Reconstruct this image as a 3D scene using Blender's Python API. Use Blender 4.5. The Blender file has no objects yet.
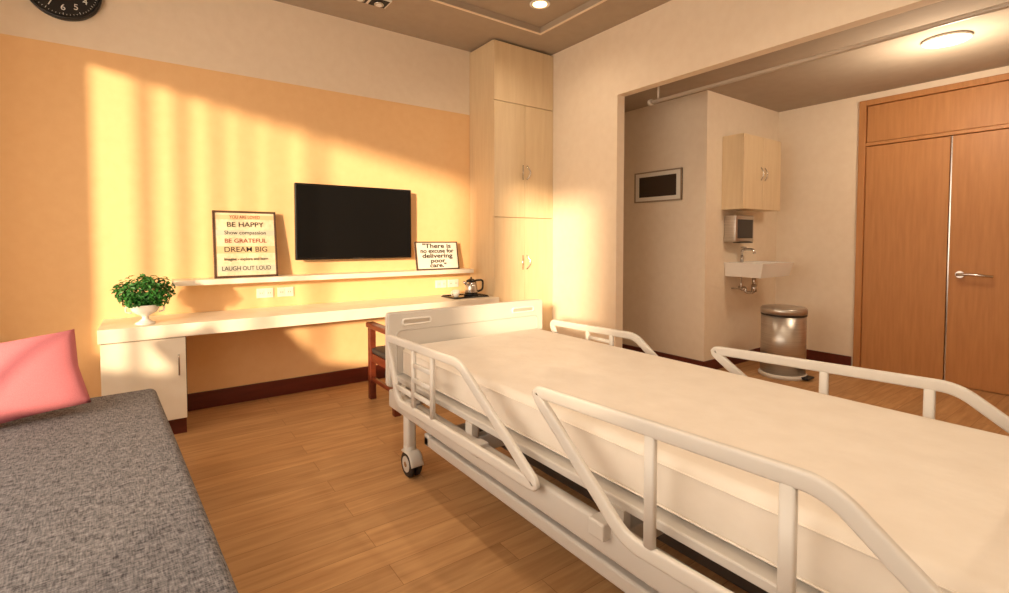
import bpy, bmesh, math, random
from mathutils import Vector, Matrix
random.seed(4)
sc = bpy.context.scene
COL = sc.collection

# ------------------------------------------------------------------ materials
def lin(c):
    return tuple(((x/255)/12.92 if x/255 <= .04045 else ((x/255+.055)/1.055)**2.4) for x in c)+(1,)
def new_mat(name, col, rough=.5, metal=0, spec=.5, emit=None, estr=0):
    m = bpy.data.materials.new(name); m.use_nodes = True
    b = m.node_tree.nodes['Principled BSDF']
    b.inputs['Base Color'].default_value = lin(col)
    b.inputs['Roughness'].default_value = rough
    b.inputs['Metallic'].default_value = metal
    b.inputs['Specular IOR Level'].default_value = spec
    if emit:
        b.inputs['Emission Color'].default_value = lin(emit)
        b.inputs['Emission Strength'].default_value = estr
    return m
def noisy(name, c1, c2, scale=(5,5,5), nscale=5, rough=.5, bump=0, bscale=None, detail=4, spec=.5, lo=.3, hi=.7, bdist=.01):
    m = new_mat(name, c1, rough, spec=spec); nt = m.node_tree; N = nt.nodes; L = nt.links
    b = N['Principled BSDF']
    tc = N.new('ShaderNodeTexCoord'); mp = N.new('ShaderNodeMapping'); mp.inputs['Scale'].default_value = scale
    no = N.new('ShaderNodeTexNoise'); no.inputs['Scale'].default_value = nscale; no.inputs['Detail'].default_value = detail
    cr = N.new('ShaderNodeValToRGB')
    cr.color_ramp.elements[0].position = lo; cr.color_ramp.elements[1].position = hi
    cr.color_ramp.elements[0].color = lin(c1); cr.color_ramp.elements[1].color = lin(c2)
    L.new(tc.outputs['Object'], mp.inputs['Vector']); L.new(mp.outputs[0], no.inputs['Vector'])
    L.new(no.outputs['Fac'], cr.inputs['Fac']); L.new(cr.outputs[0], b.inputs['Base Color'])
    if bump:
        bp = N.new('ShaderNodeBump'); bp.inputs['Strength'].default_value = bump; bp.inputs['Distance'].default_value = bdist
        if bscale:
            n2 = N.new('ShaderNodeTexNoise'); n2.inputs['Scale'].default_value = bscale; n2.inputs['Detail'].default_value = 3
            L.new(tc.outputs['Object'], n2.inputs['Vector']); L.new(n2.outputs['Fac'], bp.inputs['Height'])
        else:
            L.new(no.outputs['Fac'], bp.inputs['Height'])
        L.new(bp.outputs[0], b.inputs['Normal'])
    return m
M_WHITE = noisy('wall_plaster', (238,222,200), (242,227,206), nscale=3, rough=.85, bump=.12, bscale=90, bdist=.003)
M_PEACH = noisy('wall_peach_paint', (242,199,146), (245,204,152), nscale=3, rough=.8, bump=.1, bscale=90, bdist=.003)
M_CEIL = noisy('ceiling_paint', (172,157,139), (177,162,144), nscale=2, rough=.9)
M_BASE = noisy('baseboard_wood', (84,30,20), (104,40,26), scale=(1,8,8), nscale=4, rough=.4)
M_DOOR = noisy('door_veneer', (182,124,72), (198,140,85), scale=(14,14,1.2), nscale=3, rough=.5, lo=.25, hi=.75)
M_CAB = noisy('cabinet_laminate', (224,200,162), (232,210,174), scale=(12,12,1), nscale=3, rough=.4)
M_CABW = noisy('desk_laminate', (238,228,210), (245,236,220), scale=(2,2,2), nscale=4, rough=.35)
M_GAP = new_mat('shadow_gap', (90,70,50), .8)
M_PLASTIC = new_mat('bed_plastic', (216,211,204), .4)
M_BEDGREY = new_mat('bed_frame_paint', (202,196,189), .4)
M_DARK = new_mat('dark_rubber', (34,32,32), .6)
M_DGREY = new_mat('dark_steel', (70,68,68), .45, .4)
M_CHROME = new_mat('chrome', (205,200,195), .22, 1)
M_STEEL = noisy('brushed_steel', (182,174,166), (204,197,188), scale=(1,1,60), nscale=3, rough=.33)
M_STEEL.node_tree.nodes['Principled BSDF'].inputs['Metallic'].default_value = .85
M_SHEET = noisy('mattress_sheet', (232,222,209), (238,229,217), nscale=2, rough=.85, bump=.35, bscale=6, bdist=.02)
M_PINK = noisy('cushion_pink_fabric', (196,112,124), (212,130,140), nscale=110, rough=.9, bump=.3, bdist=.002)
M_BLACK = new_mat('black_gloss', (8,8,9), .18)
M_SCREEN = new_mat('screen_black', (10,10,11), .45, spec=.2)
M_PSCREEN = new_mat('panel_screen_dark', (62,50,40), .35, spec=.4)
M_CLOCK = new_mat('clock_black', (24,24,26), .4)
M_PAPER = noisy('aged_paper', (222,204,168), (236,222,194), nscale=8, rough=.8)
M_PAPERW = new_mat('poster_white', (236,230,218), .8)
M_INK = new_mat('ink_black', (50,44,40), .8)
M_INKR = new_mat('ink_red', (150,70,54), .8)
M_FRAMEB = noisy('frame_brown', (64,42,28), (92,62,40), scale=(4,4,4), nscale=8, rough=.5)
M_CHAIR = noisy('chair_wood', (92,38,22), (116,52,30), scale=(2,2,10), nscale=5, rough=.35)
M_CERAM = new_mat('ceramic_white', (238,234,228), .12)
M_LEAF = noisy('leaf_green', (22,84,30), (60,134,46), nscale=30, rough=.5)
M_LAMP = new_mat('lamp_glow', (255,240,215), .5, emit=(255,230,190), estr=6)
M_LAMP2 = new_mat('downlight_and_fill_glow', (255,240,215), .5, emit=(255,205,140), estr=8)
M_NUM = new_mat('numeral_white', (235,235,230), .6)
M_RAILG = new_mat('rail_grey', (196,186,174), .4, .1)
M_PFRAME = new_mat('panel_frame_taupe', (168,148,126), .5)
M_WFRAME = new_mat('window_frame_white', (235,232,226), .4)
# woven grey fabric
M_SOFA = new_mat('sofa_fabric', (110,108,112), .95, spec=.2); nt = M_SOFA.node_tree; N = nt.nodes; L = nt.links; b = N['Principled BSDF']
tc = N.new('ShaderNodeTexCoord'); vals=[]
for sc_, ns in (((1,.12,1),260),((.12,1,1),260),((1,1,1),90)):
    mp = N.new('ShaderNodeMapping'); mp.inputs['Scale'].default_value = sc_; no = N.new('ShaderNodeTexNoise'); no.inputs['Scale'].default_value = ns; no.inputs['Detail'].default_value = 2
    L.new(tc.outputs['Object'], mp.inputs['Vector']); L.new(mp.outputs[0], no.inputs['Vector']); vals.append(no)
a1 = N.new('ShaderNodeMath'); a1.operation='ADD'; a2 = N.new('ShaderNodeMath'); a2.operation='ADD'; a3 = N.new('ShaderNodeMath'); a3.operation='MULTIPLY'; a3.inputs[1].default_value=1/3
L.new(vals[0].outputs['Fac'],a1.inputs[0]); L.new(vals[1].outputs['Fac'],a1.inputs[1]); L.new(a1.outputs[0],a2.inputs[0]); L.new(vals[2].outputs['Fac'],a2.inputs[1]); L.new(a2.outputs[0],a3.inputs[0])
cr = N.new('ShaderNodeValToRGB'); cr.color_ramp.elements[0].position=.38; cr.color_ramp.elements[1].position=.64
cr.color_ramp.elements[0].color=lin((66,65,70)); cr.color_ramp.elements[1].color=lin((150,148,152)); L.new(a3.outputs[0],cr.inputs[0]); L.new(cr.outputs[0],b.inputs['Base Color'])
bp = N.new('ShaderNodeBump'); bp.inputs['Strength'].default_value=.2; bp.inputs['Distance'].default_value=.001; L.new(a3.outputs[0],bp.inputs['Height']); L.new(bp.outputs[0],b.inputs['Normal'])
# translucent curtain
M_CURT = new_mat('sheer_curtain', (240,225,200), .9)
nt = M_CURT.node_tree; b = nt.nodes['Principled BSDF']; tr = nt.nodes.new('ShaderNodeBsdfTranslucent'); tp = nt.nodes.new('ShaderNodeBsdfTransparent')
tr.inputs['Color'].default_value = lin((245,225,190)); mx = nt.nodes.new('ShaderNodeMixShader'); mx2 = nt.nodes.new('ShaderNodeMixShader')
mx.inputs[0].default_value = .6; mx2.inputs[0].default_value = .30
nt.links.new(b.outputs[0], mx.inputs[1]); nt.links.new(tr.outputs[0], mx.inputs[2])
nt.links.new(mx.outputs[0], mx2.inputs[1]); nt.links.new(tp.outputs[0], mx2.inputs[2])
nt.links.new(mx2.outputs[0], nt.nodes['Material Output'].inputs['Surface'])
# floor planks (run along X)
M_FLOOR = new_mat('floor_planks', (180,124,72), .5, spec=.35); nt = M_FLOOR.node_tree; N = nt.nodes; L = nt.links; b = N['Principled BSDF']
tc = N.new('ShaderNodeTexCoord')
br = N.new('ShaderNodeTexBrick'); br.inputs['Scale'].default_value = 1; br.inputs['Brick Width'].default_value = 1.1; br.inputs['Row Height'].default_value = .13
br.inputs['Mortar Size'].default_value = .0010; br.inputs['Color1'].default_value = (0,0,0,1); br.inputs['Color2'].default_value = (1,1,1,1); br.inputs['Mortar'].default_value = (.5,.5,.5,1)
br.offset = .37
L.new(tc.outputs['Object'], br.inputs['Vector'])
mp = N.new('ShaderNodeMapping'); mp.inputs['Scale'].default_value = (1.2, 14, 1); L.new(tc.outputs['Object'], mp.inputs['Vector'])
addv = N.new('ShaderNodeVectorMath'); addv.operation = 'ADD'
sep = N.new('ShaderNodeVectorMath'); sep.operation = 'SCALE'; sep.inputs['Scale'].default_value = 17
L.new(br.outputs['Color'], sep.inputs[0]); L.new(mp.outputs[0], addv.inputs[0]); L.new(sep.outputs[0], addv.inputs[1])
no = N.new('ShaderNodeTexNoise'); no.inputs['Scale'].default_value = 2.2; no.inputs['Detail'].default_value = 6; no.inputs['Distortion'].default_value = .6
L.new(addv.outputs[0], no.inputs['Vector'])
cr = N.new('ShaderNodeValToRGB'); cr.color_ramp.elements[0].position = .2; cr.color_ramp.elements[1].position = .8
cr.color_ramp.elements[0].color = lin((172,125,80)); cr.color_ramp.elements[1].color = lin((213,168,118))
L.new(no.outputs['Fac'], cr.inputs[0])
m1 = N.new('ShaderNodeMixRGB'); m1.blend_type = 'MULTIPLY'; m1.inputs['Fac'].default_value = 1
cr2 = N.new('ShaderNodeValToRGB'); cr2.color_ramp.elements[0].color = (.86,.86,.86,1); cr2.color_ramp.elements[1].color = (1,1,1,1)
L.new(br.outputs['Color'], cr2.inputs[0]); L.new(cr.outputs[0], m1.inputs[1]); L.new(cr2.outputs[0], m1.inputs[2])
m2 = N.new('ShaderNodeMixRGB'); m2.inputs[2].default_value = lin((138,96,60)); L.new(br.outputs['Fac'], m2.inputs['Fac']); L.new(m1.outputs[0], m2.inputs[1])
L.new(m2.outputs[0], b.inputs['Base Color'])

# ------------------------------------------------------------------ mesh builder
class B:
    def __init__(s, name, parent=None):
        s.name = name; s.bm = bmesh.new(); s.mats = []; s.parent = parent
    def mi(s, m):
        if m not in s.mats: s.mats.append(m)
        return s.mats.index(m)
    def _merge(s, tmp, mat, M=None, smooth=False):
        k = s.mi(mat)
        for f in tmp.faces: f.material_index = k; f.smooth = smooth
        if M is not None: tmp.transform(M)
        me = bpy.data.meshes.new('t'); tmp.to_mesh(me); tmp.free(); s.bm.from_mesh(me); bpy.data.meshes.remove(me)
    def box(s, x0, x1, y0, y1, z0, z1, mat, bev=0, seg=2, M=None, smooth=False):
        t = bmesh.new(); bmesh.ops.create_cube(t, size=1)
        for v in t.verts: v.co = Vector(((x0+x1)/2+v.co.x*(x1-x0), (y0+y1)/2+v.co.y*(y1-y0), (z0+z1)/2+v.co.z*(z1-z0)))
        if bev: bmesh.ops.bevel(t, geom=t.edges[:], offset=bev, segments=seg, profile=.5, affect='EDGES')
        s._merge(t, mat, M, smooth or (bev > 0 and seg > 2)); return s
    def cyl(s, c, r, h, mat, axis='Z', n=32, r2=None, M=None, bev=0):
        t = bmesh.new(); bmesh.ops.create_cone(t, cap_ends=True, segments=n, radius1=r, radius2=r if r2 is None else r2, depth=h)
        if bev: bmesh.ops.bevel(t, geom=[e for e in t.edges if len(e.link_faces)==2 and any(len(f.verts)>4 for f in e.link_faces)], offset=bev, segments=2, affect='EDGES')
        R = {'Z': Matrix(), 'X': Matrix.Rotation(math.pi/2,4,'Y'), 'Y': Matrix.Rotation(math.pi/2,4,'X')}[axis]
        t.transform(Matrix.Translation(c) @ R)
        k = s.mi(mat)
        for f in t.faces: f.material_index = k; f.smooth = len(f.verts) == 4
        if M is not None: t.transform(M)
        me = bpy.data.meshes.new('t'); t.to_mesh(me); t.free(); s.bm.from_mesh(me); bpy.data.meshes.remove(me); return s
    def lathe(s, c, prof, mat, n=36):
        t = bmesh.new(); rings = []
        for r, z in prof:
            rings.append([t.verts.new((c[0]+max(r,.0005)*math.cos(2*math.pi*i/n), c[1]+max(r,.0005)*math.sin(2*math.pi*i/n), c[2]+z)) for i in range(n)])
        for a, b_ in zip(rings, rings[1:]):
            for i in range(n): t.faces.new((a[i], a[(i+1)%n], b_[(i+1)%n], b_[i]))
        t.faces.new(rings[0][::-1]); t.faces.new(rings[-1])
        s._merge(t, mat, smooth=True); return s
    def sweep(s, pts, a, b_, mat, N=None, closed=False, n=12, power=1.0):
        pts = [Vector(p) for p in pts]
        t = bmesh.new(); rings = []; L_ = len(pts)
        for i, p in enumerate(pts):
            if closed: d0 = (p-pts[i-1]).normalized(); d1 = (pts[(i+1)%L_]-p).normalized()
            else:
                d0 = (p-pts[i-1]).normalized() if i else (pts[1]-p).normalized()
                d1 = (pts[i+1]-p).normalized() if i < L_-1 else d0
            T = (d0+d1).normalized(); k = 1/max(.5, T.dot(d1))
            NN = Vector(N).normalized() if N else (Vector((0,0,1)) if abs(T.z) < .9 else Vector((1,0,0)))
            Bn = NN.cross(T).normalized(); NN = T.cross(Bn).normalized()
            ring = []
            for j in range(n):
                th = 2*math.pi*(j+.5)/n; c_, s_ = math.cos(th), math.sin(th)
                cx = math.copysign(abs(c_)**power, c_); sx = math.copysign(abs(s_)**power, s_)
                ring.append(t.verts.new(p + Bn*a*cx*k + NN*b_*sx))
            rings.append(ring)
        R = list(zip(rings, rings[1:]+([rings[0]] if closed else [])))
        if not closed: R = list(zip(rings, rings[1:]))
        for A, C in R:
            for j in range(n): t.faces.new((A[j], A[(j+1)%n], C[(j+1)%n], C[j]))
        if not closed: t.faces.new(rings[0][::-1]); t.faces.new(rings[-1])
        bmesh.ops.recalc_face_normals(t, faces=t.faces[:])
        s._merge(t, mat, smooth=True); return s
    def done(s):
        me = bpy.data.meshes.new(s.name); s.bm.to_mesh(me); s.bm.free()
        for m in s.mats: me.materials.append(m)
        o = bpy.data.objects.new(s.name, me); COL.objects.link(o)
        if s.parent: o.parent = s.parent
        return o
def fillet(pts, r, closed=False, n=6):
    pts = [Vector(p) for p in pts]; out = []; L_ = len(pts)
    for i, p in enumerate(pts):
        if not closed and i in (0, L_-1): out.append(p); continue
        a = pts[i-1]-p; c = pts[(i+1)%L_]-p
        rr = min(r, a.length*.45, c.length*.45)
        p0 = p+a.normalized()*rr; p1 = p+c.normalized()*rr
        for k in range(n+1):
            u = k/n; out.append(p0*(1-u)**2+p*2*u*(1-u)+p1*u*u)
    return out
def empty(name, loc=(0,0,0)):
    e = bpy.data.objects.new(name, None); e.location = loc; COL.objects.link(e); return e

# ------------------------------------------------------------------ dimensions
D=4.07; W=3.22; LX=-1.05; BY=-1.7; H=3.0; VX=5.35; VY=2.53; FX=4.05; VH=2.53
OPY=2.84; WT=.09
B('floor').box(LX-.2, VX+.2, BY-.2, D+.2, -.1, 0, M_FLOOR).done()
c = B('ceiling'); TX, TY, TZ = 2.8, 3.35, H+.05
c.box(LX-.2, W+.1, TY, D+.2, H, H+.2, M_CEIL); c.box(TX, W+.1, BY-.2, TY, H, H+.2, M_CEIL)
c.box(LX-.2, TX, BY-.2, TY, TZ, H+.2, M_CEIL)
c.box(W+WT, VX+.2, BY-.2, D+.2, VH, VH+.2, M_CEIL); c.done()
t = B('trim_1'); t.box(LX, TX+.02, TY, TY+.02, H-.006, H+.0, M_WHITE); t.box(TX, TX+.02, BY, TY, H-.006, H, M_WHITE); t.done()
w = B('wall_tv'); w.box(LX-.2, W+.15, D, D+.2, 0, 2.40, M_PEACH); w.box(LX-.2, W+.15, D, D+.2, 2.40, H+.1, M_WHITE); w.done()
w = B('wall_right'); w.box(W, W+WT, OPY, D, 0, H, M_WHITE); w.box(W, W+WT, BY, OPY, 2.42, H, M_WHITE)
w.box(W, W+WT, BY-.2, -1.2, 0, 2.42, M_WHITE); w.done()
B('wall_vestibule_side').box(FX, VX+.2, VY, D+.2, 0, VH, M_WHITE).done()
B('wall_vestibule_rear').box(W+WT, FX, D-.2, D+.2, 0, VH, M_WHITE).done()
B('wall_entry_a').box(VX, VX+.2, BY-.2, .095, 0, VH, M_WHITE).done()
B('wall_entry_b').box(VX, VX+.2, 1.805, VY, 0, VH, M_WHITE).done()
B('wall_entry_c').box(VX, VX+.2, .095, 1.805, 2.472, VH, M_WHITE).done()
B('wall_vestibule_front').box(W+WT, VX, BY-.2, BY, 0, VH, M_WHITE).done()
S0, S1 = .60, 2.54
wins = [(.35, 3.30, S0), (-1.35, -.10, 1.15)]
w = B('wall_window')
w.box(LX-.2, LX, BY-.2, D, 0, S0, M_WHITE); w.box(LX-.2, LX, BY-.2, D, S1, H+.1, M_WHITE); w.box(LX-.2, LX, -1.35, -.10, S0, 1.15, M_WHITE)
w.box(LX-.2, LX, BY-.2, -1.35, S0, S1, M_WHITE); w.box(LX-.2, LX, -.10, .35, S0, S1, M_WHITE); w.box(LX-.2, LX, 3.30, D, S0, S1, M_WHITE); w.done()
for i, (a, b_, s0) in enumerate(wins):
    o = B('window_%d' % (i+1)); x0, x1 = LX-.12, LX-.07
    o.box(x0,x1,a,b_,s0,s0+.05,M_WFRAME); o.box(x0,x1,a,b_,S1-.05,S1,M_WFRAME)
    n = 2 if i == 0 else 1
    for k in range(n+1):
        y = a+(b_-a)*k/n; y = min(max(y, a+.025), b_-.025); o.box(x0,x1,y-.025,y+.025,s0+.05,S1-.05,M_WFRAME)
    o.done()
B('wall_back').box(LX, W, BY-.2, BY, 0, H+.1, M_WHITE).done()
cu = B('sheer_curtain')
for (y0, y1) in [(3.00,3.11),(2.80,2.89),(2.60,2.67),(2.42,2.47),(2.22,2.26)]:
    n = 10
    t_ = bmesh.new(); va = []; 
    for k in range(n+1):
        y = y0+(y1-y0)*k/n; x = LX+.025+.012*math.sin(k*1.9)
        va.append((t_.verts.new((x,y,S0+.02)), t_.verts.new((x,y,S1+.1))))
    for p, q in zip(va, va[1:]): t_.faces.new((p[0], q[0], q[1], p[1]))
    cu._merge(t_, M_CURT, smooth=True)
cu.sweep([(LX+.025,.3,S1+.11),(LX+.025,3.5,S1+.11)], .012,.012, M_RAILG); cu.done()
B('baseboard_tv').box(.19, 2.51, D-.015, D, 0, .12, M_BASE).done()
B('baseboard_right').box(W-.015, W, OPY, 3.64, 0, .12, M_BASE).done()
bb = B('baseboard_vestibule'); bb.box(FX-.015, FX, VY, 3.8, 0, .10, M_BASE); bb.box(FX-.015, VX-.015, VY-.015, VY, 0, .10, M_BASE); bb.box(VX-.015, VX, 1.82, VY-.015, 0, .10, M_BASE); bb.done()

# ------------------------------------------------------------------ entry door
d = B('door_1'); x0 = VX-.03
d.box(x0, VX+.05, 1.745, 1.80, 0, 2.47, M_DOOR, .004); d.box(x0, VX+.05, .1, .155, 0, 2.47, M_DOOR, .004)
d.box(x0, VX+.05, .155, 1.745, 2.42, 2.47, M_DOOR, .004)
d.box(VX-.01, VX+.04, .16, 1.74, 2.09, 2.415, M_DOOR, .003)
d.box(x0+.004, VX+.05, .155, 1.745, 2.055, 2.085, M_DOOR, .003)
d.box(VX-.01, VX+.04, 1.158, 1.742, .005, 2.05, M_DOOR, .003)
d.box(VX-.01, VX+.04, .158, 1.150, .005, 2.05, M_DOOR, .003)
d.box(VX+.04, VX+.06, .12, 1.78, 0, 2.45, M_GAP)
d.box(VX-.014, VX-.008, 1.142, 1.150, .01, 2.05, M_CHROME)
d.cyl((VX-.02,1.07,.92), .028, .02, M_CHROME, 'X'); d.cyl((VX-.045,1.07,.92), .011, .05, M_CHROME, 'X')
d.sweep(fillet([(VX-.065,1.085,.92),(VX-.068,1.0,.925),(VX-.06,.87,.915)], .05), .014,.011, M_CHROME)
d.done()

# ------------------------------------------------------------------ wardrobe
wx0, wx1, wy0 = 2.52, W-.003, 3.65
o = B('wardrobe'); o.box(wx0, wx1, wy0+.02, D-.003, .0, 2.985, M_CAB, .002)
mid = (wx0+wx1)/2
for za, zb in ((.1,1.405),(1.41,2.45),(2.455,2.98)):
    if za > 2.4: o.box(wx0, wx1, wy0, wy0+.019, za, zb, M_CAB, .002); continue
    o.box(wx0, mid-.0015, wy0, wy0+.019, za, zb, M_CAB, .002); o.box(mid+.0015, wx1, wy0, wy0+.019, za, zb, M_CAB, .002)
o.box(wx0, wx1, wy0+.01, wy0+.02, 0, .098, M_BASE)
for z in (1.83, .99):
    for sgn in (-1,1):
        p = [(mid+sgn*(.022+.022*math.sin(math.pi*k/10)), wy0-.028*math.sin(math.pi*k/10)-.001, z-.065+.13*k/10) for k in range(11)]
        o.sweep(p, .006,.006, M_CHROME, N=(1,0,0) , n=8)
o.done()

# ------------------------------------------------------------------ desk
o = B('wall_desk'); o.box(-.25, 2.517, 3.57, D-.002, .61, .69, M_CABW, .003)
o.box(-.24, .17, 3.60, D-.016, .10, .61, M_CABW, .002); o.box(-.24,.165,3.62,D-.016,0,.10,M_BASE)
o.box(-.24, .167, 3.58, 3.598, .105, .605, M_CABW, .002); o.box(-.236,.171,3.598,3.60,.1,.608,M_GAP)
o.sweep(fillet([(.13,3.58,.38),(.13,3.552,.38),(.13,3.552,.50),(.13,3.58,.50)],.015), .005,.005, M_CHROME, N=(1,0,0), n=8); o.done()
B('wall_shelf').box(.114, 2.44, 3.87, D, .895, .932, M_CABW, .003).done()

# ------------------------------------------------------------------ tv
o = B('television'); tx=-.03; o.box(.93+tx, 1.885+tx, 3.96, 3.995, 1.045, 1.635, M_BLACK, .006); o.box(.945+tx,1.87+tx,3.957,3.962,1.062,1.620,M_SCREEN)
o.box(1.1,1.7,3.995,4.02,1.12,1.5,M_DARK,.005); o.box(1.25,1.55,4.02,D-.0005,1.2,1.45,M_DGREY)
o.box(1.34,1.43,3.955,3.96,1.048,1.054,M_DGREY); o.done()

# ------------------------------------------------------------------ posters
def poster(name, x0, w_, z0, h_, ydep, ybase, lines, mat, frame, fr=.014):
    ang = math.asin(ydep/h_)
    e = empty(name, (x0+w_/2, ybase, z0)); e.rotation_euler = (-ang,0,0)
    f = B('frame', e)
    f.box(-w_/2, w_/2, 0,.012, 0, h_, mat)
    for a in ((-w_/2,-w_/2+fr,0,h_),(w_/2-fr,w_/2,0,h_),(-w_/2,w_/2,0,fr),(-w_/2,w_/2,h_-fr,h_)):
        f.box(a[0],a[1],-.008,.012,a[2],a[3],frame,.002)
    f.done()
    inner = h_-2*fr
    for i,(s_,rel,mt,sx,band) in enumerate(lines):
        z = fr+inner*rel[0]; 
        if band:
            bo = B('band_%d'%i, e); bo.box(-w_/2+fr,w_/2-fr,-.002,0,z-rel[1]*.62,z+rel[1]*.62,band); bo.done()
        c = bpy.data.curves.new('t','FONT'); c.body=s_; c.size=rel[1]*1.25; c.align_x='CENTER'; c.align_y='CENTER'; c.extrude=.0006; c.offset=rel[2] if len(rel)>2 else .0002
        c.materials.append(mt); o = bpy.data.objects.new('text_%d'%i,c); COL.objects.link(o); o.parent=e
        o.location=(0,-.003,z); o.rotation_euler=(math.pi/2,0,0); o.scale=(sx,1,1)
    return e
M_BAND = new_mat('poster_band_tan',(216,190,148),.8); M_BAND2=new_mat('poster_band_grey',(204,202,184),.8)
poster('motivational_poster', .36, .41, .933, .48, .07, 3.94, [
 ('YOU ARE LOVED',(.93,.026),M_INKR,.8,M_BAND),('BE HAPPY',(.81,.040),M_INK,1.1,None),('Show compassion',(.68,.030),M_INK,1.0,M_BAND2),
 ('BE GRATEFUL',(.55,.034),M_INKR,1.05,None),('DREAM BIG',(.41,.042),M_INK,1.05,M_BAND),('Imagine - explore and learn',(.26,.024),M_INK,.85,None),
 ('LAUGH OUT LOUD',(.11,.034),M_INK,.85,M_BAND2)], M_PAPER, M_FRAMEB)
poster('care_quote_sign', 1.90, .43, .933, .255, .045, 3.95, [
 ('"There is',(.87,.045,.0012),M_INK,1.4,None),('no excuse for',(.68,.042,.0012),M_INK,1.15,None),('delivering',(.49,.045,.0012),M_INK,1.4,None),
 ('poor',(.30,.042,.0012),M_INK,1.4,None),('care."',(.12,.042,.0012),M_INK,1.4,None)], M_PAPERW, M_FRAMEB, .01)

# ------------------------------------------------------------------ outlets
def outlet(x, z):
    o = B('wall_outlet'); o.box(x-.058,x+.058,D-.010,D-.0,z-.036,z+.036,M_CERAM,.003)
    for dx in (-.028,.028):
        o.box(x+dx-.02,x+dx+.02,D-.013,D-.009,z-.02,z+.02,M_PAPERW,.002)
        for k in (-1,1): o.box(x+dx+k*.007-.0015,x+dx+k*.007+.0015,D-.0136,D-.0125,z-.006,z+.006,M_DARK)
    o.done()
for x in (.70,.845): outlet(x,.80)
for x in (2.20,2.33): outlet(x,.79)

# ------------------------------------------------------------------ clock
e = empty('wall_clock', (-.395, D, 2.73)); r = .185
o = B('body', e); o.cyl((0,-.018,0), r, .036, M_CLOCK,'Y',64); 
o.sweep([(math.cos(2*math.pi*k/64)*(r-.006),-.04,math.sin(2*math.pi*k/64)*(r-.006)) for k in range(64)], .01,.008, M_CLOCK, N=(0,1,0), closed=True)
for k in range(60):
    a = 2*math.pi*k/60; M = Matrix.Rotation(-a,4,'Y'); L_=.012 if k%5==0 else .006
    o.box(-.001,.001,-.0395,-.038,r-.022-L_,r-.022,M_NUM,M=M)
o.box(-.004,.004,-.042,-.040,-.02,.10,M_NUM,M=Matrix.Rotation(math.radians(-60),4,'Y')); o.box(-.003,.003,-.044,-.042,-.02,.135,M_NUM,M=Matrix.Rotation(math.radians(48),4,'Y'))
o.cyl((0,-.044,0),.009,.01,M_NUM,'Y'); o.done()
for k in range(1,13):
    a = math.radians(30*k); c = bpy.data.curves.new('n','FONT'); c.body=str(k); c.size=.050; c.align_x='CENTER'; c.align_y='CENTER'; c.extrude=.0008
    c.materials.append(M_NUM); t = bpy.data.objects.new('numeral_%d'%k,c); COL.objects.link(t); t.parent=e; t.location=(math.sin(a)*.120,-.0392,math.cos(a)*.120); t.rotation_euler=(math.pi/2,0,0)

# ------------------------------------------------------------------ potted plant
px, py, pz = -.03, 3.70, .69
e = empty('potted_plant', (px,py,pz))
v = B('vase', e)
v.lathe((0,0,0), [(.0,0),(.05,0),(.052,.008),(.035,.016),(.018,.03),(.016,.045),(.03,.055),(.058,.07),(.072,.092),(.074,.11),(.078,.116),(.072,.118),(.062,.106),(.0,.105)], M_CERAM)
for sg in (-1,1): v.sweep(fillet([(sg*.066,0,.07),(sg*.095,0,.075),(sg*.095,0,.108),(sg*.073,0,.11)],.02), .005,.005,M_CERAM,N=(0,1,0),n=8)
v.done()
f = B('foliage', e); k = f.mi(M_LEAF)
for i in range(1400):
    u = random.uniform(-1,1); th = random.uniform(0,2*math.pi); rr = random.uniform(.3,1.1)**.5
    q = math.sqrt(1-u*u); c = Vector((q*math.cos(th)*.150*rr, q*math.sin(th)*.12*rr, .19+u*.092*rr + .02*math.sin(4*th+1)))
    if c.z < .112: c.z = .112+random.uniform(0,.02)
    n_ = Vector((c.x,c.y,(c.z-.15)*1.3)).normalized(); n_ = (n_+Vector((random.uniform(-.7,.7),random.uniform(-.7,.7),random.uniform(-.4,.8)))).normalized()
    t1 = n_.orthogonal().normalized(); t1.rotate(Matrix.Rotation(random.uniform(0,6.28),3,n_)); t2 = n_.cross(t1)
    L_ = random.uniform(.020,.034); w_ = L_*.6
    P = [c-t1*L_*.5, c+t2*w_*.5+n_*.003, c+t1*L_*.6-n_*.003, c-t2*w_*.5+n_*.003]
    fc = f.bm.faces.new([f.bm.verts.new(p) for p in P]); fc.material_index = k
for i in range(14):
    a = i*.45; f.sweep([(0,0,.10),(math.cos(a)*.04,math.sin(a)*.04,.15),(math.cos(a)*.09,math.sin(a)*.08,.18)],.002,.002,M_LEAF,n=5)
f.done()

# ------------------------------------------------------------------ kettle set
o = B('serving_tray'); o.box(2.11,2.47,3.66,3.90,.6905,.698,M_BLACK,.003); 
o.sweep(fillet([(2.115,3.665,.70),(2.465,3.665,.70),(2.465,3.895,.70),(2.115,3.895,.70)],.02,True),.004,.006,M_BLACK,closed=True,N=(0,0,1)); o.done()
kx, ky, kz = 2.36, 3.79, .6985
o = B('electric_kettle'); o.lathe((kx,ky,kz),[(.0,0),(.066,0),(.066,.015),(.062,.018)],M_BLACK); o.lathe((kx,ky,kz),[(.058,.018),(.062,.03),(.056,.08),(.046,.125)],M_CHROME); o.lathe((kx,ky,kz),[(.047,.125),(.045,.135),(.02,.15),(.008,.152),(.008,.165),(.0,.168)],M_BLACK)
o.sweep(fillet([(kx+.035,ky-.02,kz+.135),(kx+.10,ky-.045,kz+.14),(kx+.095,ky-.045,kz+.05),(kx+.05,ky-.03,kz+.035)],.03),.009,.008,M_BLACK,N=(0,1,0))
o.sweep([(kx-.04,ky+.005,kz+.10),(kx-.075,ky+.01,kz+.125)],.012,.010,M_CHROME,N=(0,1,0)); o.done()
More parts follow.
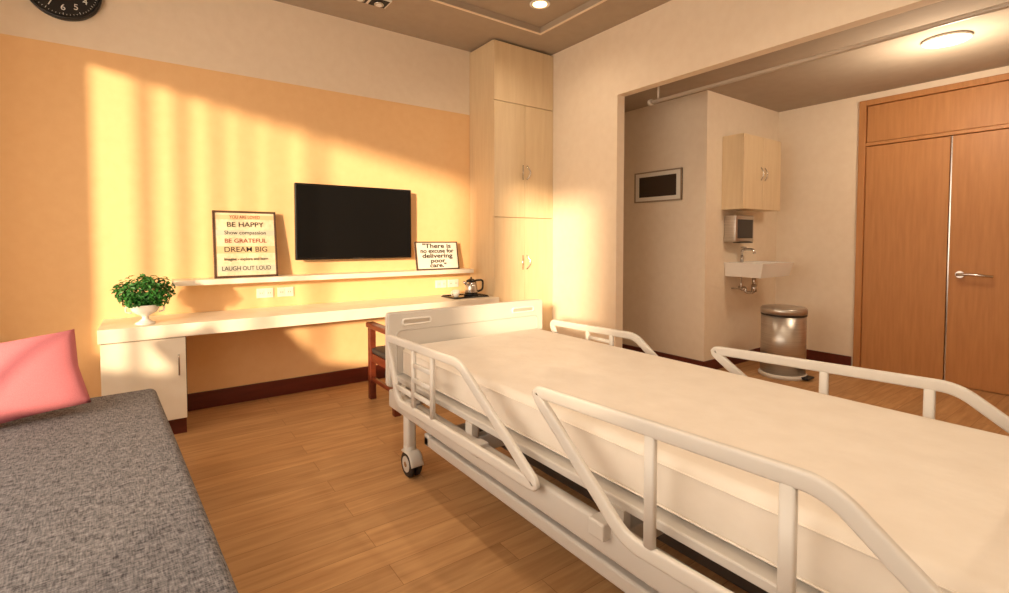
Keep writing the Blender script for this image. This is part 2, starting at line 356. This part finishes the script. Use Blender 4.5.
for cx,cy in ((2.18,3.75),(2.23,3.84)):
    o = B('coffee_cup'); o.lathe((cx,cy,kz),[(.0,0),(.018,0),(.030,.03),(.033,.05),(.030,.05),(.027,.03),(.0,.008)],M_CERAM)
    o.sweep(fillet([(cx-.03,cy,kz+.042),(cx-.05,cy,kz+.04),(cx-.05,cy,kz+.018),(cx-.026,cy,kz+.016)],.01),.003,.003,M_CERAM,N=(0,1,0),n=6); o.done()

# ------------------------------------------------------------------ desk chair
o = B('wooden_armchair'); cx0,cx1,cy0,cy1 = 1.345,1.825,3.10,3.60
for x in (cx0,cx1):
    o.box(x-.024,x+.024,cy1-.048,cy1,0,.54,M_CHAIR,.006); o.box(x-.024,x+.024,cy0,cy0+.048,0,.54,M_CHAIR,.006)
    o.box(x-.032,x+.032,cy0-.01,cy1+.02,.54,.58,M_CHAIR,.008)
    o.box(x-.012,x+.012,cy0+.04,cy1-.04,.14,.17,M_CHAIR,.004); o.box(x-.014,x+.014,cy0+.04,cy1-.04,.29,.35,M_CHAIR,.004)
    o.box(x-.018,x+.018,cy0-.0,cy0+.035,.56,.66,M_CHAIR,.006)
o.box(cx0-.02,cx1+.02,cy0,cy0+.03,.60,.67,M_CHAIR,.01)
for k in range(4): x = cx0+.096*(k+1); o.box(x-.015,x+.015,cy0+.008,cy0+.024,.35,.61,M_CHAIR,.003)
o.box(cx0+.02,cx1-.02,cy0+.005,cy0+.03,.29,.35,M_CHAIR,.004); o.box(cx0+.02,cx1-.02,cy1-.03,cy1-.005,.29,.35,M_CHAIR,.004)
o.box(cx0-.01,cx1+.01,cy0+.04,cy1-.0,.35,.39,M_DGREY,.014,3); o.done()

# ------------------------------------------------------------------ hospital bed
o = B('hospital_bed'); fy = 2.50; bx0, bx1 = 1.03, 2.12
def board(y0, y1, top):
    pr = fillet([(bx0,0,.40),(bx1,0,.40),(bx1,0,top),(bx0,0,top)], .022, True)
    t = bmesh.new(); f1 = t.faces.new([t.verts.new((p.x,y0,p.z)) for p in pr]); r_ = bmesh.ops.extrude_face_region(t, geom=[f1])
    for v_ in r_['geom']:
        if isinstance(v_, bmesh.types.BMVert): v_.co.y = y1
    bmesh.ops.recalc_face_normals(t, faces=t.faces[:])
    bmesh.ops.bevel(t, geom=[e_ for e_ in t.edges if any(len(f_.verts)>5 for f_ in e_.link_faces)], offset=.007, segments=3, affect='EDGES')
    o._merge(t, M_PLASTIC)
board(fy, fy+.045, .805); board(.03, .075, .92)
for gx in (bx0+.17, bx1-.17):
    for yy in (fy-.001, fy+.046):
        lp = fillet([(gx-.085,yy,.735),(gx+.085,yy,.735),(gx+.085,yy,.765),(gx-.085,yy,.765)], .014, True)
        o.sweep(lp, .006,.008, M_CERAM, N=(0,1,0), closed=True, n=8)
        o.box(gx-.078,gx+.078,yy-.002,yy+.002,.742,.758,M_RAILG)
lp = fillet([(bx0+.05,fy-.001,.47),(bx1-.05,fy-.001,.47),(bx1-.05,fy-.001,.705),(bx0+.05,fy-.001,.705)], .03, True)
o.sweep(lp,.004,.004,M_BEDGREY,N=(0,1,0),closed=True,n=8)
my0, my1, mx0, mx1 = .085, 2.49, 1.10, 2.06
o.box(mx0,mx1,my0,my1,.465,.625,M_SHEET,.035,5)
for z in (.485,.60):
    o.sweep(fillet([(mx0-.0005,my0,z),(mx1+.0005,my0,z),(mx1+.0005,my1,z),(mx0-.0005,my1,z)],.045,True),.003,.003,M_SHEET,N=(0,0,1),closed=True,n=6)
o.box(1.07,2.09,.08,2.50,.435,.463,M_BEDGREY,.005)
for x in (1.03,2.08):
    o.box(x,x+.04,.08,2.50,.30,.395,M_BEDGREY,.01,3)
for y in (.15,.9,1.7,2.40): o.box(1.07,2.08,y,y+.05,.31,.38,M_BEDGREY,.005)
for y in (.2,.9,1.7,2.35):
    for x in (1.06,2.06): o.box(x,x+.03,y,y+.05,.38,.44,M_BEDGREY)
o.box(1.35,1.80,.5,2.1,.20,.26,M_DGREY,.01); o.box(1.10,2.05,2.17,2.22,.17,.23,M_BEDGREY,.008); o.box(1.10,2.05,.30,.35,.17,.23,M_BEDGREY,.008)
for x in (1.10,2.01): o.box(x,x+.04,.30,2.22,.17,.22,M_BEDGREY,.008)
o.sweep([(1.45,.45,.2),(1.3,1.0,.37)],.02,.02,M_DGREY); o.sweep([(1.7,2.0,.2),(1.7,1.5,.37)],.02,.02,M_DGREY)
for x in (1.06,2.09):
    for y in (2.30,.32):
        o.box(x-.025,x+.025,y-.03,y+.03,.14,.31,M_PLASTIC,.012,3)
        o.cyl((x,y,.135),.032,.04,M_PLASTIC,'Z',24,bev=.005)
        cy = y-.02
        for dx in (-.019,.019):
            o.cyl((x+dx,cy,.0655),.0655,.022,M_DARK,'X',36,bev=.005); o.cyl((x+dx*1.65,cy,.0655),.040,.003,M_BEDGREY,'X',30)
            o.cyl((x+dx*1.75,cy,.0655),.014,.004,M_CHROME,'X',20)
        o.sweep(fillet([(x,y+.03,.12),(x,y-.06,.128),(x,cy-.071,.07)],.03),.008,.034,M_PLASTIC,N=(1,0,0),power=.6)
def rails(x, out, dy=0, dz=0):
    nx=(1,0,0)
    foot = [(x,2.44+dy*.3,.69+dz),(x,1.70+dy,.705+dz),(x,1.20+dy*3,.40),(x,2.30,.385)]
    o.sweep(fillet(foot,.045,True), .020,.010, M_PLASTIC, N=nx, closed=True, n=16, power=.4)
    for yy in (2.12,1.93): o.sweep([(x,yy,.395),(x,yy,.695+dz)], .014,.009, M_PLASTIC, N=nx, power=.45)
    for z in (.47,.54,.61): o.sweep([(x,2.12,z),(x,1.93,z)], .011,.008, M_PLASTIC, N=nx, power=.45)
    o.sweep([(x,2.32,.46),(x,2.12,.46)],.012,.008,M_PLASTIC,N=nx,power=.45)
    head = [(x,1.225+dy*1.4,.715+dz),(x,.37+dy,.745+dz),(x,-.02+dy,.44),(x,.84+dy,.41)]
    o.sweep(fillet(head,.05,True), .020,.010, M_PLASTIC, N=nx, closed=True, n=16, power=.4)
    for yy in (.765,.44): o.sweep([(x,yy+dy,.42),(x,yy+dy,.732+dz)], .016,.009, M_PLASTIC, N=nx, power=.45)
    for yy in (2.2,1.6,.95,.2):
        xa, xb = sorted((x, x+out*.06)); o.box(xa,xb,yy-.03,yy+.03,.36,.41,M_BEDGREY,.006)
rails(1.0, 1); rails(2.155, -1, .06, -.035)
o.done()

# ------------------------------------------------------------------ day bed bench
e = empty('daybed_sofa', (.092, 1.2, 0)); e.rotation_euler = (0,0,math.radians(4.0))
s = B('seat_cushion', e); s.box(-.86,.05,-2.0,1.87,.22,.45,M_SOFA,.03,5); s.done()
s = B('base', e); s.box(-.84,.02,-1.98,1.84,.05,.22,M_SOFA,.01); 
for x in (-.75,-.03):
    for y in (-1.9,0,1.76): s.box(x-.025,x+.025,y-.025,y+.025,0,.05,M_DARK)
s.done()
cb = B('throw_cushion'); t = bmesh.new(); n=24; gr=[[],[]]
for sd in (0,1):
    for i in range(n+1):
        row=[]
        for j in range(n+1):
            u=-1+2*i/n; v_=-1+2*j/n; h_=.07*((1-u*u)*(1-v_*v_))**.42*(1 if sd==0 else -1)
            pin=1-.07*(1-abs(u))*1.0*(abs(v_)**6); pin2=1-.07*(1-abs(v_))*(abs(u)**6)
            row.append(t.verts.new((u*.21*pin2, h_, v_*.185*pin)))
        gr[sd].append(row)
for sd in (0,1):
    for i in range(n):
        for j in range(n): t.faces.new((gr[sd][i][j],gr[sd][i+1][j],gr[sd][i+1][j+1],gr[sd][i][j+1]))
bmesh.ops.remove_doubles(t, verts=t.verts[:], dist=.0005); bmesh.ops.recalc_face_normals(t, faces=t.faces[:])
R_ = Matrix.Rotation(math.radians(10),4,'Z') @ Matrix.Rotation(math.radians(-6),4,'Y') @ Matrix.Rotation(math.radians(-36),4,'X')
t.transform(R_); zmin = min(v_.co.z for v_ in t.verts)
cb._merge(t, M_PINK, smooth=True); co = cb.done()
co.location=(-.46,2.84,.450-zmin)

# ------------------------------------------------------------------ vestibule things
o = B('wall_display_panel'); y0,y1,z0,z1 = 2.77,3.32,1.575,1.875; x=FX
o.box(x-.014,x,y0,y1,z0,z1,M_PAPERW)
for a in ((y0,y0+.014,z0,z1),(y1-.014,y1,z0,z1),(y0,y1,z0,z0+.012),(y0,y1,z1-.012,z1)): o.box(x-.022,x-.0005,a[0],a[1],a[2],a[3],M_PFRAME,.002)
o.box(x-.018,x-.0135,y0+.06,y1-.06,z0+.05,z1-.05,M_PSCREEN,.001); o.done()
o = B('wall_cabinet'); o.box(4.30,4.98,2.345,VY,1.48,2.15,M_CAB,.002); m_=4.64
o.box(4.30,m_-.002,2.325,2.344,1.482,2.148,M_CAB,.002); o.box(m_+.002,4.98,2.325,2.344,1.482,2.148,M_CAB,.002)
for sg in (-1,1): o.sweep([(m_+sg*.035,2.325-.025*math.sin(math.pi*k/8),1.75+.12*k/8) for k in range(9)],.005,.005,M_CHROME,N=(1,0,0),n=8)
o.done()
o = B('paper_towel_dispenser'); Q=VY-.0006; o.box(4.34,4.66,2.41,Q,1.18,1.43,M_STEEL,.012,3); o.box(4.37,4.63,2.404,2.412,1.215,1.39,M_DGREY,.003); o.box(4.40,4.62,2.40,2.47,1.172,1.18,M_DARK); o.done()
o = B('wall_sink'); sx0,sx1,sy0,sy1=4.36,4.94,2.17,VY
t = bmesh.new(); bmesh.ops.create_cube(t,size=1)
for v_ in t.verts:
    tp_ = v_.co.z>0; v_.co=Vector(((sx0+sx1)/2+v_.co.x*(sx1-sx0)*(1 if tp_ else .92), (sy1 if v_.co.y>0 else (sy0 if tp_ else sy0+.03)), .99 if tp_ else .86))
t.normal_update()
ft=[f_ for f_ in t.faces if f_.normal.z>.9]
bmesh.ops.inset_region(t,faces=ft,thickness=.03)
bmesh.ops.inset_region(t,faces=ft,thickness=.02,depth=-.09)
o._merge(t,M_CERAM,smooth=False)
fx=4.60
o.cyl((fx,2.49,1.02),.016,.06,M_CHROME); o.sweep(fillet([(fx,2.49,1.04),(fx,2.49,1.11),(fx,2.38,1.11),(fx,2.37,1.07)],.03),.012,.012,M_CHROME,N=(1,0,0)); o.box(fx-.01,fx+.01,2.45,2.50,1.125,1.135,M_CHROME,.003)
px=4.62
o.cyl((px,2.38,.81),.016,.10,M_CHROME); o.sweep(fillet([(px,2.38,.78),(px,2.38,.70),(px,2.46,.70),(px,2.46,.74),(px,VY,.74)],.03),.014,.014,M_CHROME,N=(1,0,0)); o.cyl((px,2.38,.745),.024,.07,M_CHROME)
o.sweep([(px-.12,VY,.74),(px-.12,2.44,.74),(px-.12,2.44,.87)],.007,.007,M_CHROME,N=(1,0,0)); o.cyl((px-.12,2.42,.74),.014,.03,M_CHROME,'Y'); o.done()
bx,by=4.54,2.07
o = B('pedal_bin'); o.lathe((bx,by,0),[(0,0),(.19,0),(.195,.02),(.185,.035)],M_PLASTIC); o.lathe((bx,by,0),[(.178,.035),(.178,.54)],M_STEEL); o.lathe((bx,by,0),[(.181,.54),(.181,.555)],M_DGREY); o.lathe((bx,by,0),[(.184,.555),(.184,.595),(.17,.61),(.10,.62),(0,.625)],M_STEEL)
o.box(bx-.06,bx+.06,by-.235,by-.17,.012,.03,M_DARK,.005); o.done()
o = B('curtain_rail'); RX=3.42; RZ=2.345; o.sweep([(RX,BY+.02,RZ),(RX,2.65,RZ)],.016,.014,M_RAILG,N=(0,0,1),power=.7)
o.cyl((RX,2.655,RZ),.026,.035,M_RAILG,'Y',24,bev=.004)
for y in (-1.2,.0,2.58): o.cyl((RX,y,(RZ+VH)/2),.008,VH-RZ,M_RAILG)
o.done()
lx,ly=4.30,.97
o = B('ceiling_lamp'); o.lathe((lx,ly,VH-.025),[(0,0),(.10,.003),(.105,.014),(.105,.024)],M_LAMP); 
o.sweep([(lx+.115*math.cos(2*math.pi*k/48),ly+.115*math.sin(2*math.pi*k/48),VH-.011) for k in range(48)],.014,.010,M_CERAM,N=(0,0,1),closed=True); o.done()
DL = ((2.52,3.02),(.6,1.9),(2.2,1.0),(.6,-.2),(2.2,-.9))  # first is the visible downlight; the others are unseen, added as fill
for x,y in DL:
    z=TZ; o = B('downlight_and_fill'); o.cyl((x,y,z-.004),.055,.006,M_LAMP2)
    o.sweep([(x+.068*math.cos(2*math.pi*k/40),y+.068*math.sin(2*math.pi*k/40),z-.005) for k in range(40)],.014,.005,M_CERAM,N=(0,0,1),closed=True); o.done()
o = B('twin_spotlight'); o.box(1.22,1.52,3.55,3.69,H-.012,H-.0,M_CERAM,.003)
for x in (1.297,1.443):
    o.box(x-.062,x+.062,3.562,3.678,H-.016,H-.011,M_DARK); o.cyl((x,3.62,H-.022),.036,.014,M_CHROME); o.cyl((x,3.62,H-.030),.022,.004,M_CERAM)
o.done()

# ------------------------------------------------------------------ lights
def pt(name, loc, p, col=(1,.78,.52), r=.08, kind='POINT', **k):
    l = bpy.data.lights.new(name, kind); l.energy=p; l.color=col; l.shadow_soft_size=r
    for a,v in k.items(): setattr(l,a,v)
    o = bpy.data.objects.new(name,l); o.location=loc; COL.objects.link(o); return o
pt('vestibule_lamp_light',(lx,ly,VH-.30),26,(1,.82,.61),.12)
for i,(x,y) in enumerate(DL):
    pt('downlight_and_fill_light',(x,y,TZ-.03),40 if i else 20,(1,.81,.59),.05,'SPOT',spot_size=math.radians(155),spot_blend=.9)  # all but the first are added spots that brighten the room
sun = bpy.data.lights.new('sun','SUN'); sun.energy=6.6; sun.color=(1,.73,.45); sun.angle=math.radians(3.2)
so = bpy.data.objects.new('sun',sun); so.rotation_euler = Vector((1,1,-.215)).to_track_quat('-Z','Y').to_euler(); so.location=(-4,-4,4); COL.objects.link(so)
wd = bpy.data.worlds.new('world'); sc.world = wd; wd.use_nodes=True
bg = wd.node_tree.nodes['Background']; bg.inputs[0].default_value=(1,.85,.68,1); bg.inputs[1].default_value=3.9

# ------------------------------------------------------------------ camera
cam = bpy.data.cameras.new('camera'); cam.sensor_width=36; cam.lens=492/1009*36; cam.shift_y=-38.5/1009; cam.clip_start=.02
co_ = bpy.data.objects.new('camera',cam); COL.objects.link(co_); co_.location=(0,0,1.2); co_.rotation_euler=(math.radians(90-2.1),0,math.radians(-35.8))
sc.camera = co_
sc.view_settings.view_transform='Standard'
sc.view_settings.exposure=0
